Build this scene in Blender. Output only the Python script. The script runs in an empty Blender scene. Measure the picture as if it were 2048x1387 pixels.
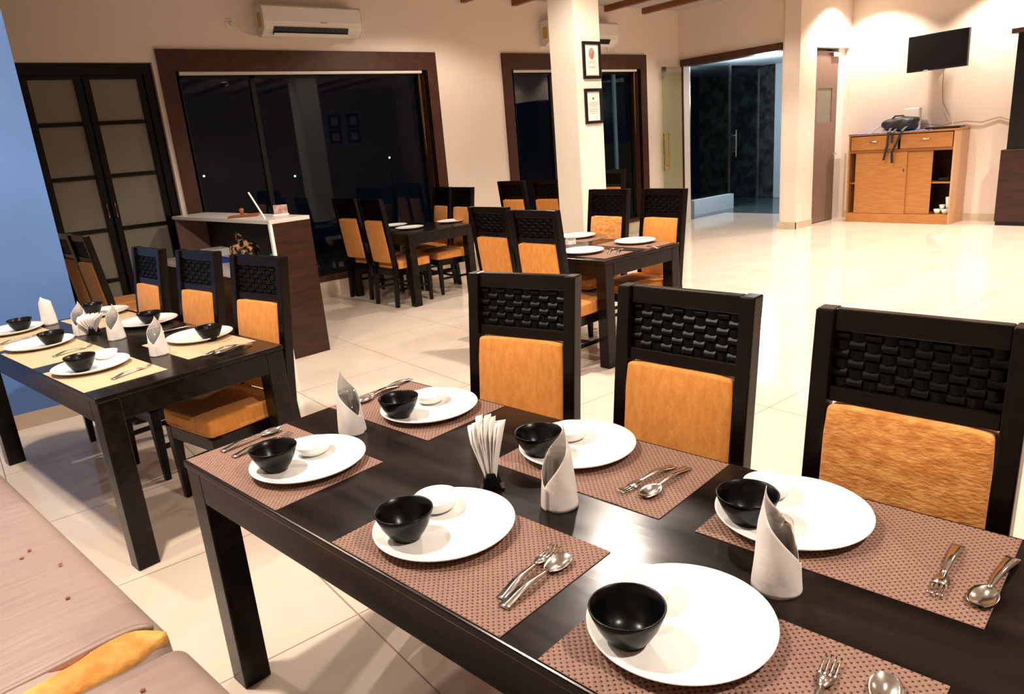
import bpy, bmesh, math, random
from mathutils import Vector, Matrix
random.seed(7)
S = bpy.context.scene
C = S.collection
PI = math.pi
R = math.radians

# ------------------------------------------------------------------ camera
F_PX, PITCH, ROLL, AZ, CAM_H = 1422.6, R(15.9), R(4.8), R(52.3), 1.543
a_ = AZ - PI/2
def rz(v, a): return Vector((v[0]*math.cos(a)-v[1]*math.sin(a), v[0]*math.sin(a)+v[1]*math.cos(a), v[2]))
FW = rz((0, math.cos(PITCH), -math.sin(PITCH)), a_)
U0 = rz((0, math.sin(PITCH), math.cos(PITCH)), a_)
R0 = rz((1, 0, 0), a_)
RT = math.cos(ROLL)*R0 - math.sin(ROLL)*U0
UP = math.sin(ROLL)*R0 + math.cos(ROLL)*U0
cam = bpy.data.cameras.new('camera')
cam.sensor_width = 36.0
cam.sensor_fit = 'HORIZONTAL'
cam.lens = F_PX/2048*36.0
cam.clip_start = 0.02
cam.clip_end = 200
co = bpy.data.objects.new('camera', cam)
C.objects.link(co)
co.matrix_world = Matrix(((RT.x, UP.x, -FW.x, 0), (RT.y, UP.y, -FW.y, 0), (RT.z, UP.z, -FW.z, CAM_H), (0, 0, 0, 1)))
S.camera = co

# measuring aid: where the sight line through a photo pixel meets a level, or a wall plane
def sight(u, v): return FW + RT*((u-1024)/F_PX) - UP*((v-693.5)/F_PX)
def at(u, v, z=0.0):
    d = sight(u, v); return Vector((0, 0, CAM_H)) + d*((z-CAM_H)/d.z)
def on_y(u, v, y):
    d = sight(u, v); return Vector((0, 0, CAM_H)) + d*(y/d.y)
def on_x(u, v, x):
    d = sight(u, v); return Vector((0, 0, CAM_H)) + d*(x/d.x)

# ------------------------------------------------------------------ world, exposure, lights
w = bpy.data.worlds.new('night'); S.world = w; w.use_nodes = True
w.node_tree.nodes['Background'].inputs[0].default_value = (0.004, 0.006, 0.014, 1)
w.node_tree.nodes['Background'].inputs[1].default_value = 0.25
S.view_settings.view_transform = 'Standard'
S.view_settings.look = 'None'
S.view_settings.gamma = 1
S.view_settings.use_curve_mapping = False
S.view_settings.exposure = 0.75

CEIL = 3.33
WARM = (1.0, 0.86, 0.73)
# x, y, watts, cone degrees, colour
DOWNLIGHTS = [
    (0.10, 2.35, 240, 150, WARM), (-0.05, 4.30, 120, 150, WARM), (1.5, -0.7, 235, 150, WARM),
    (2.45, 0.90, 130, 150, WARM), (3.70, 3.60, 230, 150, WARM), (4.70, 6.35, 90, 150, WARM),
    (2.05, 4.30, 50, 140, WARM), (6.20, 2.60, 270, 128, WARM), (7.60, 4.60, 220, 128, WARM),
    (8.60, 1.60, 300, 122, WARM), (10.62, 5.20, 150, 116, WARM), (10.62, 3.55, 150, 116, WARM),
    (10.62, 1.90, 130, 116, WARM), (5.60, -0.9, 150, 130, WARM), (8.30, 6.30, 70, 140, WARM),
]

# ------------------------------------------------------------------ material helpers
def mat(name, col=(.8, .8, .8), rough=.5, metal=0, spec=.5, trans=0, ior=1.45, emit=None, estr=0, coat=0, alpha=1, sheen=0):
    m = bpy.data.materials.new(name); m.use_nodes = True
    b = m.node_tree.nodes['Principled BSDF']
    def s(k, v):
        if k in b.inputs: b.inputs[k].default_value = v
    s('Base Color', (*col, 1)); s('Roughness', rough); s('Metallic', metal); s('Specular IOR Level', spec)
    s('Transmission Weight', trans); s('IOR', ior); s('Coat Weight', coat); s('Coat Roughness', .08); s('Sheen Weight', sheen)
    if emit: s('Emission Color', (*emit, 1)); s('Emission Strength', estr)
    return m
def nt(m): return m.node_tree, m.node_tree.nodes, m.node_tree.links, m.node_tree.nodes['Principled BSDF']
def ramp(n, stops):
    r = n.new('ShaderNodeValToRGB'); e = r.color_ramp.elements
    while len(e) < len(stops): e.new(0.5)
    for i, (p, c) in enumerate(stops): e[i].position = p; e[i].color = (*c, 1)
    return r
def coords(n, l, scale=(1, 1, 1), rot=(0, 0, 0), kind='Object'):
    tc = n.new('ShaderNodeTexCoord'); mp = n.new('ShaderNodeMapping')
    mp.inputs['Scale'].default_value = scale; mp.inputs['Rotation'].default_value = rot
    l.new(tc.outputs[kind], mp.inputs[0]); return mp
def noise_mat(name, c1, c2, scale=(1, 1, 1), ns=5, detail=4, rough=.5, bump=.0, bscale=None, lo=.35, hi=.65, **k):
    m = mat(name, c1, rough, **k); t, n, l, b = nt(m)
    mp = coords(n, l, scale); no = n.new('ShaderNodeTexNoise'); no.inputs['Scale'].default_value = ns; no.inputs['Detail'].default_value = detail
    l.new(mp.outputs[0], no.inputs['Vector']); r = ramp(n, [(lo, c1), (hi, c2)])
    l.new(no.outputs[0], r.inputs[0]); l.new(r.outputs[0], b.inputs['Base Color'])
    if bump:
        bp = n.new('ShaderNodeBump'); bp.inputs['Strength'].default_value = bump; bp.inputs['Distance'].default_value = .01
        if bscale:
            n2 = n.new('ShaderNodeTexNoise'); n2.inputs['Scale'].default_value = bscale; n2.inputs['Detail'].default_value = 3
            l.new(mp.outputs[0], n2.inputs['Vector']); l.new(n2.outputs[0], bp.inputs['Height'])
        else: l.new(no.outputs[0], bp.inputs['Height'])
        l.new(bp.outputs[0], b.inputs['Normal'])
    return m
M = {}
M['paint'] = noise_mat('cream_paint', (.76, .64, .545), (.78, .665, .57), ns=1.2, rough=.75, bump=.05, bscale=60)
M['paint_col'] = noise_mat('column_paint', (.82, .74, .62), (.84, .76, .64), ns=1.5, rough=.7, bump=.05, bscale=60)
M['ceil'] = noise_mat('ceiling_paint_darkened', (.46, .41, .36), (.50, .45, .40), ns=1.0, rough=.8)  # ceiling colour lowered to weaken the light bounced into the room
M['rear'] = noise_mat('rear_paint_darkened', (.30, .255, .22), (.33, .28, .24), ns=1.0, rough=.8)  # unseen walls darkened to cut bounce light and dim the window reflections
M['blue'] = noise_mat('blue_paint', (.085, .185, .44), (.10, .205, .48), ns=2.5, rough=.55, bump=.06, bscale=40)
M['stone_skirt'] = noise_mat('skirting_stone', (.52, .42, .30), (.60, .50, .37), ns=6, rough=.3)
M['white'] = mat('white_paint', (.8, .79, .76), .5)
M['dark'] = noise_mat('dark_wood', (.0030, .0015, .0011), (.0058, .0027, .0019), scale=(1, 1, 2), ns=9, rough=.24, spec=.28)
M['lattice'] = mat('lattice_wood', (.0022, .0013, .001), .36, spec=.16)
M['dark_blk'] = mat('black_wood', (.006, .005, .005), .35, spec=.4)
M['frame_brown'] = noise_mat('brown_laminate', (.045, .016, .0085), (.065, .024, .012), scale=(1, 1, 1), ns=12, rough=.4, spec=.35)
M['orange'] = noise_mat('orange_fabric', (.60, .215, .030), (.70, .285, .050), scale=(1, 1, .35), ns=60, detail=5, rough=.75, bump=.18, bscale=220, sheen=.15)
M['orange_worn'] = noise_mat('orange_chenille', (.50, .17, .024), (.74, .34, .085), scale=(1, .45, 1), ns=60, detail=6, rough=.8, bump=.3, bscale=160, sheen=.2)
M['plate'] = mat('white_ceramic', (.88, .87, .84), .12, coat=.3)
M['bowl_black'] = mat('black_melamine', (.0018, .0018, .0018), .27, spec=.25)
M['steel'] = noise_mat('steel', (.62, .60, .57), (.7, .68, .65), ns=30, rough=.2, metal=1)
def thin_glass(name, tint, ior=1.45, rough=0.0):
    m = bpy.data.materials.new(name); m.use_nodes = True; t = m.node_tree; n = t.nodes; l = t.links; n.clear()
    o = n.new('ShaderNodeOutputMaterial'); mx = n.new('ShaderNodeMixShader'); tr = n.new('ShaderNodeBsdfTransparent'); g = n.new('ShaderNodeBsdfGlossy'); fr = n.new('ShaderNodeFresnel')
    tr.inputs[0].default_value = (*tint, 1); g.inputs['Roughness'].default_value = rough; ge = n.new('ShaderNodeNewGeometry'); mr = n.new('ShaderNodeMapRange'); mr.inputs[3].default_value = ior; mr.inputs[4].default_value = 1/ior; l.new(ge.outputs['Backfacing'], mr.inputs[0]); l.new(mr.outputs[0], fr.inputs[0])
    l.new(fr.outputs[0], mx.inputs[0]); l.new(tr.outputs[0], mx.inputs[1]); l.new(g.outputs[0], mx.inputs[2]); l.new(mx.outputs[0], o.inputs[0]); return m
M['glass'] = thin_glass('window_glass', (.80, .86, .84), 1.35)
M['tumbler'] = thin_glass('tumbler_glass', (.985, .99, .985), 1.6)
M['napkin'] = noise_mat('tissue', (.74, .70, .67), (.80, .76, .73), ns=25, rough=.9, bump=.10, bscale=60)
M['black_plastic'] = mat('black_plastic', (.008, .008, .009), .3)
M['white_plastic'] = mat('white_plastic', (.78, .74, .68), .35)
M['teal_plastic'] = mat('teal_plastic', (.02, .25, .25), .3)
M['brass'] = mat('brass', (.7, .45, .15), .25, metal=1)
M['screen'] = mat('screen_black', (.003, .003, .004), .25)
M['foam'] = noise_mat('yellow_foam', (.56, .23, .045), (.76, .42, .11), ns=14, detail=6, rough=.9, bump=.5, bscale=40)
M['foam_dark'] = mat('foam_dark', (.22, .07, .03), .9)
M['beam'] = noise_mat('beam_wood', (.19, .065, .02), (.25, .09, .03), scale=(12, 1, 12), ns=3, rough=.5)
M['laminate'] = noise_mat('oak_laminate', (.40, .165, .045), (.47, .21, .065), scale=(1, 1, 9), ns=5, detail=5, rough=.4)
M['laminate_edge'] = mat('oak_edge', (.28, .10, .028), .4)
M['laminate_side'] = noise_mat('oak_side', (.55, .30, .16), (.60, .34, .19), scale=(9, 1, 1), ns=4, rough=.45)
M['walnut'] = noise_mat('walnut_laminate', (.022, .0075, .0045), (.042, .015, .008), scale=(1, 1, 10), ns=3, detail=5, rough=.35)
M['counter_white'] = mat('counter_white', (.62, .58, .54), .3)
M['door_grey'] = noise_mat('door_laminate', (.19, .115, .085), (.22, .135, .10), scale=(8, 8, .8), ns=4, rough=.4)
M['window_pane_dark'] = mat('frosted_dark', (.20, .18, .145), .3)
M['light'] = mat('lamp_diffuser', (1, 1, 1), .5, emit=(1, .85, .68), estr=14)
M['green'] = noise_mat('shrub_green', (.03, .06, .015), (.08, .11, .03), ns=20, rough=.8)
M['paper'] = mat('paper', (.82, .74, .68), .6)
M['ink'] = mat('pale_ink', (.55, .42, .38), .7)
M['maroon'] = noise_mat('crest_ink', (.33, .12, .08), (.45, .28, .22), ns=30, rough=.7)
M['blue_cloth'] = noise_mat('blue_check_cloth', (.05, .09, .35), (.35, .45, .75), ns=40, rough=.8, lo=.45, hi=.55)
M['bag_print'] = noise_mat('leopard_cloth', (.012, .006, .004), (.55, .30, .14), ns=22, detail=2, rough=.4, lo=.5, hi=.58)
M['backpack'] = noise_mat('backpack_nylon', (.010, .009, .010), (.02, .018, .02), ns=30, rough=.45, bump=.3, bscale=60)
M['cable'] = mat('grey_cable', (.35, .30, .26), .5)
M['wood_red'] = mat('reddish_wood', (.30, .08, .02), .4)
M['cool'] = mat('foyer_white', (.62, .72, .78), .5)
M['foyer_floor'] = noise_mat('foyer_tile', (.05, .075, .09), (.10, .13, .15), ns=1.3, rough=.12)

M['far'] = mat('far_lamp', (1, 1, 1), .5, emit=(.8, .95, 1), estr=4)
def tile_mat():
    m = mat('floor_tiles', (.8, .72, .6), .07, spec=.5); t, n, l, b = nt(m)
    mp = coords(n, l); mp.inputs['Location'].default_value = (-2.55/.858, -2.09/.858, 0); mp.inputs['Scale'].default_value = (1/.858, 1/.858, 1)
    sep = n.new('ShaderNodeSeparateXYZ'); l.new(mp.outputs[0], sep.inputs[0])
    outs = []
    for ax in (0, 1):
        f = n.new('ShaderNodeMath'); f.operation = 'FRACT'; l.new(sep.outputs[ax], f.inputs[0])
        s = n.new('ShaderNodeMath'); s.operation = 'SUBTRACT'; s.inputs[1].default_value = .5; l.new(f.outputs[0], s.inputs[0])
        ab = n.new('ShaderNodeMath'); ab.operation = 'ABSOLUTE'; l.new(s.outputs[0], ab.inputs[0])
        g = n.new('ShaderNodeMath'); g.operation = 'GREATER_THAN'; g.inputs[1].default_value = .4965; l.new(ab.outputs[0], g.inputs[0]); outs.append(g)
    mx = n.new('ShaderNodeMath'); mx.operation = 'MAXIMUM'; l.new(outs[0].outputs[0], mx.inputs[0]); l.new(outs[1].outputs[0], mx.inputs[1])
    no = n.new('ShaderNodeTexNoise'); no.inputs['Scale'].default_value = 2.2; no.inputs['Detail'].default_value = 5
    l.new(mp.outputs[0], no.inputs['Vector']); r = ramp(n, [(.3, (.66, .555, .46)), (.7, (.72, .62, .52))]); l.new(no.outputs[0], r.inputs[0])
    mix = n.new('ShaderNodeMix'); mix.data_type = 'RGBA'; l.new(mx.outputs[0], mix.inputs[0]); l.new(r.outputs[0], mix.inputs[6]); mix.inputs[7].default_value = (.30, .19, .13, 1)
    l.new(mix.outputs[2], b.inputs['Base Color'])
    rr = n.new('ShaderNodeMath'); rr.operation = 'MULTIPLY_ADD'; rr.inputs[1].default_value = .5; rr.inputs[2].default_value = .09; l.new(mx.outputs[0], rr.inputs[0]); l.new(rr.outputs[0], b.inputs['Roughness'])
    return m
M['tiles'] = tile_mat()

def table_mat():
    m = mat('table_wood', (.02, .012, .009), .18, spec=.25); t, n, l, b = nt(m)
    mp = coords(n, l, (1, .12, 1)); no = n.new('ShaderNodeTexNoise'); no.inputs['Scale'].default_value = 16; no.inputs['Detail'].default_value = 6
    l.new(mp.outputs[0], no.inputs['Vector']); r = ramp(n, [(.35, (.004, .0028, .0024)), (.62, (.011, .007, .0052)), (.8, (.019, .012, .008))])
    l.new(no.outputs[0], r.inputs[0]); l.new(r.outputs[0], b.inputs['Base Color'])
    rr = n.new('ShaderNodeMapRange'); rr.inputs[3].default_value = .12; rr.inputs[4].default_value = .34; l.new(no.outputs[0], rr.inputs[0]); l.new(rr.outputs[0], b.inputs['Roughness'])
    bp = n.new('ShaderNodeBump'); bp.inputs['Strength'].default_value = .12; bp.inputs['Distance'].default_value = .004; l.new(no.outputs[0], bp.inputs['Height']); l.new(bp.outputs[0], b.inputs['Normal'])
    return m
M['table'] = table_mat()

def woven(name, c1, c2, c3, sc):
    m = mat(name, c1, .6, spec=.3); t, n, l, b = nt(m)
    mp = coords(n, l, (sc, sc, sc)); sep = n.new('ShaderNodeSeparateXYZ'); l.new(mp.outputs[0], sep.inputs[0])
    def fn(op, a, bb=None):
        x = n.new('ShaderNodeMath'); x.operation = op
        for i, v in enumerate((a, bb)):
            if v is None: continue
            if isinstance(v, (int, float)): x.inputs[i].default_value = v
            else: l.new(v, x.inputs[i])
        return x.outputs[0]
    sx = fn('SINE', fn('MULTIPLY', sep.outputs[0], PI)); sy = fn('SINE', fn('MULTIPLY', sep.outputs[1], PI))
    p = fn('MULTIPLY', sx, sy)
    h = fn('SUBTRACT', .5, fn('MULTIPLY', p, .5))
    r = ramp(n, [(.10, c3), (.24, c2), (.7, c1)]); l.new(h, r.inputs[0])
    no = n.new('ShaderNodeTexNoise'); no.inputs['Scale'].default_value = 1.3; l.new(mp.outputs[0], no.inputs['Vector'])
    mix = n.new('ShaderNodeMix'); mix.data_type = 'RGBA'; mix.blend_type = 'MULTIPLY'; mix.inputs[0].default_value = .45
    l.new(r.outputs[0], mix.inputs[6]); l.new(no.outputs[0], mix.inputs[7]); l.new(mix.outputs[2], b.inputs['Base Color'])
    bp = n.new('ShaderNodeBump'); bp.inputs['Strength'].default_value = .7; bp.inputs['Distance'].default_value = .003; l.new(h, bp.inputs['Height']); l.new(bp.outputs[0], b.inputs['Normal'])
    return m
M['mat_brown'] = woven('woven_brown', (.34, .195, .145), (.31, .175, .13), (.030, .014, .010), 150)
M['mat_beige'] = woven('woven_beige', (.80, .62, .38), (.74, .56, .34), (.55, .40, .23), 260)

def rexine():
    m = mat('brown_rexine', (.34, .24, .19), .42, spec=.4); t, n, l, b = nt(m)
    mp = coords(n, l); no = n.new('ShaderNodeTexNoise'); no.inputs['Scale'].default_value = 3; no.inputs['Detail'].default_value = 3
    l.new(mp.outputs[0], no.inputs['Vector']); r = ramp(n, [(.3, (.28, .20, .165)), (.7, (.33, .24, .20))]); l.new(no.outputs[0], r.inputs[0]); l.new(r.outputs[0], b.inputs['Base Color'])
    mp2 = coords(n, l, (2.2, 16, 4), rot=(0, 0, R(-4))); wv = n.new('ShaderNodeTexNoise'); wv.inputs['Scale'].default_value = 1.6; wv.inputs['Detail'].default_value = 2
    l.new(mp2.outputs[0], wv.inputs['Vector']); bp = n.new('ShaderNodeBump'); bp.inputs['Strength'].default_value = .25; bp.inputs['Distance'].default_value = .02
    l.new(wv.outputs[0], bp.inputs['Height']); l.new(bp.outputs[0], b.inputs['Normal'])
    return m
M['rexine'] = rexine()
def rock():
    m = mat('dark_stone', (.03, .035, .035), .6); t, n, l, b = nt(m)
    mp = coords(n, l); v = n.new('ShaderNodeTexVoronoi'); v.inputs['Scale'].default_value = 3.5; l.new(mp.outputs[0], v.inputs['Vector'])
    no = n.new('ShaderNodeTexNoise'); no.inputs['Scale'].default_value = 6; no.inputs['Detail'].default_value = 8; l.new(mp.outputs[0], no.inputs['Vector'])
    r = ramp(n, [(.4, (.012, .014, .014)), (.7, (.07, .08, .08))]); l.new(no.outputs[0], r.inputs[0]); l.new(r.outputs[0], b.inputs['Base Color'])
    bp = n.new('ShaderNodeBump'); bp.inputs['Strength'].default_value = .8; l.new(v.outputs[0], bp.inputs['Height']); l.new(bp.outputs[0], b.inputs['Normal'])
    return m
M['rock'] = rock()

# ------------------------------------------------------------------ mesh helpers
def box(bm, x0, x1, y0, y1, z0, z1, mx=None):
    vs = [bm.verts.new((x, y, z)) for z in (z0, z1) for y in (y0, y1) for x in (x0, x1)]
    if mx is not None:
        for v in vs: v.co = mx @ v.co
    for f in ((0, 2, 3, 1), (4, 5, 7, 6), (0, 1, 5, 4), (2, 6, 7, 3), (0, 4, 6, 2), (1, 3, 7, 5)):
        bm.faces.new([vs[i] for i in f])
    return vs
def loft(bm, rings, closed=True, caps=True):
    rs = [[bm.verts.new(p) for p in r] for r in rings]
    n = len(rs[0])
    for a, b in zip(rs, rs[1:]):
        for i in range(n if closed else n-1):
            j = (i+1) % n
            bm.faces.new((a[i], a[j], b[j], b[i]))
    if caps and closed:
        bm.faces.new(rs[0][::-1]); bm.faces.new(rs[-1])
    return rs
def lathe(bm, prof, n=48, c=(0, 0, 0)):
    rings = []
    for r, z in prof:
        rings.append([(c[0]+max(r, 1e-4)*math.cos(2*PI*i/n), c[1]+max(r, 1e-4)*math.sin(2*PI*i/n), c[2]+z) for i in range(n)])
    loft(bm, rings, caps=False)
    bmesh.ops.remove_doubles(bm, verts=bm.verts, dist=2e-4)
def tube(bm, pts, r=.005, n=8):
    pts = [Vector(p) for p in pts]; rings = []
    for i, p in enumerate(pts):
        d = (pts[min(i+1, len(pts)-1)]-pts[max(i-1, 0)]).normalized()
        u = d.cross(Vector((0, 0, 1)));  u = u if u.length > .05 else d.cross(Vector((1, 0, 0)))
        u.normalize(); v = d.cross(u)
        rr = r[i] if isinstance(r, (list, tuple)) else r
        rings.append([p+u*rr*math.cos(2*PI*k/n)+v*rr*math.sin(2*PI*k/n) for k in range(n)])
    loft(bm, rings)
def cyl(bm, a, b, r, n=20): tube(bm, [a, b], r, n)
def obj(name, bm, m, parent=None, smooth=False, bevel=0, seg=2, sub=0):
    bmesh.ops.recalc_face_normals(bm, faces=bm.faces)
    me = bpy.data.meshes.new(name); bm.to_mesh(me); bm.free(); me.materials.append(m)
    if smooth:
        for p in me.polygons: p.use_smooth = True
    o = bpy.data.objects.new(name, me); C.objects.link(o)
    if parent: o.parent = parent
    if bevel:
        md = o.modifiers.new('b', 'BEVEL'); md.width = bevel; md.segments = seg; md.limit_method = 'ANGLE'
    if sub:
        md = o.modifiers.new('s', 'SUBSURF'); md.levels = sub; md.render_levels = sub
    return o
def B(): return bmesh.new()
def bx(name, m, dims, parent=None, bevel=0, mx=None, **k):
    b = B(); box(b, *dims, mx=mx); return obj(name, b, m, parent, bevel=bevel, **k)
def tag(o, label=None, cat=None, group=None, kind=None):
    if label: o['label'] = label
    if cat: o['category'] = cat
    if group: o['group'] = group
    if kind: o['kind'] = kind
    return o
def thing(name, label, cat, loc=(0, 0, 0), rot=0, group=None):
    o = bpy.data.objects.new(name, None); C.objects.link(o); o.location = loc; o.rotation_euler = (0, 0, rot)
    o.empty_display_size = .1
    return tag(o, label, cat, group)
def struct(name, bm, m, **k):
    o = obj(name, bm, m, **k); tag(o, kind='structure'); return o
def kids(o): return [c for c in bpy.data.objects if c.parent == o]
def dup(root, loc, rot, label, group=None, swap=None):
    r = root.copy(); C.objects.link(r); r.location = loc; r.rotation_euler = (0, 0, rot); r['label'] = label
    if group: r['group'] = group
    for ch in kids(root):
        if ch == r: continue
        c = ch.copy(); C.objects.link(c); c.parent = r
        for g in kids(ch):
            d = g.copy(); C.objects.link(d); d.parent = c
    return r
def sbox(name, m, dims, parent, r=.02, seg=4, puff=0.0, axis=2):
    # soft cushion: bevelled box with slightly domed faces
    x0, x1, y0, y1, z0, z1 = dims
    b = B(); box(b, *dims)
    bmesh.ops.subdivide_edges(b, edges=b.edges[:], cuts=5, use_grid_fill=True)
    cx, cy, cz = (x0+x1)/2, (y0+y1)/2, (z0+z1)/2
    for v in b.verts:
        q = [2*(v.co.x-cx)/(x1-x0), 2*(v.co.y-cy)/(y1-y0), 2*(v.co.z-cz)/(z1-z0)]
        o = [i for i in range(3) if i != axis]
        f = (1-q[o[0]]**2)*(1-q[o[1]]**2)
        v.co[axis] += puff*f*q[axis]
        if abs(q[o[0]]) > .99 and abs(q[o[1]]) > .99:
            for i in o: v.co[i] -= math.copysign(r*.3, q[i])
    return obj(name, b, m, parent, smooth=True, bevel=r, seg=seg)

# ------------------------------------------------------------------ setting
def wall_x(name, y0, y1, xa, xb, zt, holes, m):       # wall along x, thickness y0..y1
    b = B(); xs = sorted({xa, xb, *[h[0] for h in holes], *[h[1] for h in holes]}); zs = sorted({0, zt, *[h[2] for h in holes], *[h[3] for h in holes]})
    for i in range(len(xs)-1):
        for j in range(len(zs)-1):
            cx, cz = (xs[i]+xs[i+1])/2, (zs[j]+zs[j+1])/2
            if any(h[0] < cx < h[1] and h[2] < cz < h[3] for h in holes): continue
            box(b, xs[i], xs[i+1], y0, y1, zs[j], zs[j+1])
    bmesh.ops.remove_doubles(b, verts=b.verts, dist=1e-5)
    return struct(name, b, m)
YB = 7.75
b = B(); box(b, -1.2, 11.4, -3.3, YB+.2, -.1, 0); struct('floor', b, M['tiles'])
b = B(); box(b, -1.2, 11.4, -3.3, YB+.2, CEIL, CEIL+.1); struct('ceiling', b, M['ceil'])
wall_x('wall_back', YB, YB+.2, -1.0, 10.04, CEIL, [(.82, 1.955, 0, 2.56), (2.12, 5.05, .20, 2.56), (6.32, 8.90, .20, 2.56)], M['paint'])
b = B()
box(b, 9.84, 10.04, 5.87, 5.93, 0, 2.6); box(b, 9.84, 10.04, 5.87, YB, 2.6, CEIL); box(b, 9.84, 10.04, 7.70, YB, 0, 2.6)
struct('wall_foyer', b, M['paint'])
wall_x('wall_service', 5.63, 5.87, 9.78, 11.4, CEIL, [(10.22, 11.14, 0, 2.5)], M['paint'])
b = B(); box(b, 11.2, 11.4, -3.3, 5.63, 0, CEIL); struct('wall_right', b, M['paint'])
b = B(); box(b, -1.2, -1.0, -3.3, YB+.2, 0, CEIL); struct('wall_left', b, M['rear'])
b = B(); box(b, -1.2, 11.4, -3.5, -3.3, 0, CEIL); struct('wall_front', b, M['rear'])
b = B(); box(b, -1.0, .605, 5.50, 5.85, 0, CEIL); struct('wall_partition', b, M['blue'])
# square column with its skirting
CX0, CY0, CW = 4.634, 4.763, .315
b = B(); box(b, CX0, CX0+CW, CY0, CY0+CW, 0, CEIL); o = struct('wall_column', b, M['paint_col'])
# skirtings
def base(name, dims): b = B(); box(b, *dims); return struct(name, b, M['stone_skirt'])
base('baseboard_partition', (-1.0, .615, 5.49, 5.5, 0, .1))
base('baseboard_back', (1.96, 9.84, YB-.015, YB, 0, .19))
base('baseboard_right', (11.19, 11.2, -3.3, 5.63, 0, .1))
b = B(); box(b, 9.77, 10.22, 5.62, 5.63, 0, .1); box(b, 9.77, 9.78, 5.62, 5.93, 0, .1); struct('baseboard_service', b, M['stone_skirt'])
base('baseboard_column', (CX0-.008, CX0+CW+.008, CY0-.008, CY0+CW+.008, 0, .1))

# picture windows with wide brown trim
def big_window(num, x0, x1, tw, mull):
    r = bpy.data.objects.new('window_%d' % num, None); C.objects.link(r); r.location = (x0, YB, 0); tag(r, kind='structure')
    L = x1-x0; zt, zb = 2.675, .19
    b = B(); box(b, 0, L, -.035, 0, zt-.20, zt); box(b, 0, tw, -.035, 0, zb, zt-.20); box(b, L-tw, L, -.035, 0, zb, zt-.20)
    box(b, tw-.03, tw, -.035, .12, zb+.02, zt-.2); box(b, L-tw, L-tw+.03, -.035, .12, zb+.02, zt-.2); box(b, tw, L-tw, -.03, .12, zb, zb+.05)
    obj('window_trim', b, M['frame_brown'], r, bevel=.004)
    b = B(); box(b, tw, L-tw, .10, .15, zt-.26, zt-.2); box(b, tw, L-tw, .10, .15, zb+.05, zb+.10)
    for mx_ in [tw+.02]+mull+[L-tw-.02]: box(b, mx_-.025, mx_+.025, .10, .15, zb+.05, zt-.2)
    obj('sliding_frame', b, M['dark_blk'], r)
    bx('window_glass', M['glass'], (tw, L-tw, .12, .126, zb+.05, zt-.2), r)
    bx('blind_rail', M['counter_white'], (tw+.01, L-tw-.04, -.02, .03, zt-.235, zt-.203), r, bevel=.004)
    b = B(); tube(b, [(L-tw-.07, .02, zt-.24), (L-tw-.075, .02, 1.9), (L-tw-.07, .02, 1.45), (L-tw-.06, .02, 1.9), (L-tw-.055, .02, zt-.24)], .004, 6)
    obj('blind_cord', b, M['brass'], r)
big_window(1, 2.0, 5.17, .17, [.93])
big_window(2, 6.2, 9.02, .17, [.95, 1.85])

# french door at left of the back wall
d = bpy.data.objects.new('door_1', None); C.objects.link(d); d.location = (.82, YB+.06, 0); tag(d, kind='structure')
W_ = 1.135
b = B(); box(b, 0, W_, 0, .1, 2.46, 2.56); box(b, 0, .04, 0, .1, 0, 2.46); box(b, W_-.08, W_, 0, .1, 0, 2.46)
obj('door_frame', b, M['dark'], d, bevel=.003)
zs = [2.45, 2.05, 1.56, 1.08, .62]
def french_leaf(x0, x1):
    b = B(); s = .055
    box(b, x0, x0+s, .02, .075, .01, 2.46); box(b, x1-s, x1, .02, .075, .01, 2.46)
    box(b, x0+s, x1-s, .02, .075, 2.42, 2.46); box(b, x0+s, x1-s, .02, .075, .01, .12)
    for z in (2.035, 1.555, 1.06, .58): box(b, x0+s, x1-s, .025, .07, z-.018, z+.018)
    lf = obj('door_leaf', b, M['dark'], d, bevel=.003)
    bx('door_glass', M['window_pane_dark'], (x0+s, x1-s, .045, .05, .12, 2.42), lf)
    return lf
l1 = french_leaf(.045, .515); l2 = french_leaf(.535, W_-.085)
for lf, x in ((l1, .49), (l2, .56)):
    b = B(); tube(b, [(x, .02, 1.16), (x, -.015, 1.17), (x, -.015, 1.30), (x, .02, 1.31)], .006, 8); obj('door_handle', b, M['brass'], lf)

# service door with closer, in the recess beside the column stub
d = bpy.data.objects.new('door_2', None); C.objects.link(d); d.location = (10.22, 5.69, 0); tag(d, kind='structure')
b = B()
box(b, .03, .72, 0, .04, .01, 1.47); box(b, .03, .72, 0, .04, 1.95, 2.46); box(b, .03, .17, 0, .04, 1.47, 1.95); box(b, .58, .72, 0, .04, 1.47, 1.95)
lf = obj('door_leaf', b, M['door_grey'], d)
bx('vision_panel', M['window_pane_dark'], (.17, .58, .012, .03, 1.47, 1.95), lf)
bx('door_closer', M['steel'], (.50, .72, -.045, 0, 2.38, 2.44), lf, bevel=.005)
b = B(); tube(b, [(.66, 0, 1.0), (.66, -.05, 1.0), (.56, -.05, 1.0)], .01, 8); obj('door_handle', b, M['steel'], lf)
bx('door_jamb', M['white'], (.73, .92, 0, .1, 0, 2.5), d)
bx('door_backing', M['dark_blk'], (0, .92, .1, .12, 0, 2.5), d)

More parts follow.
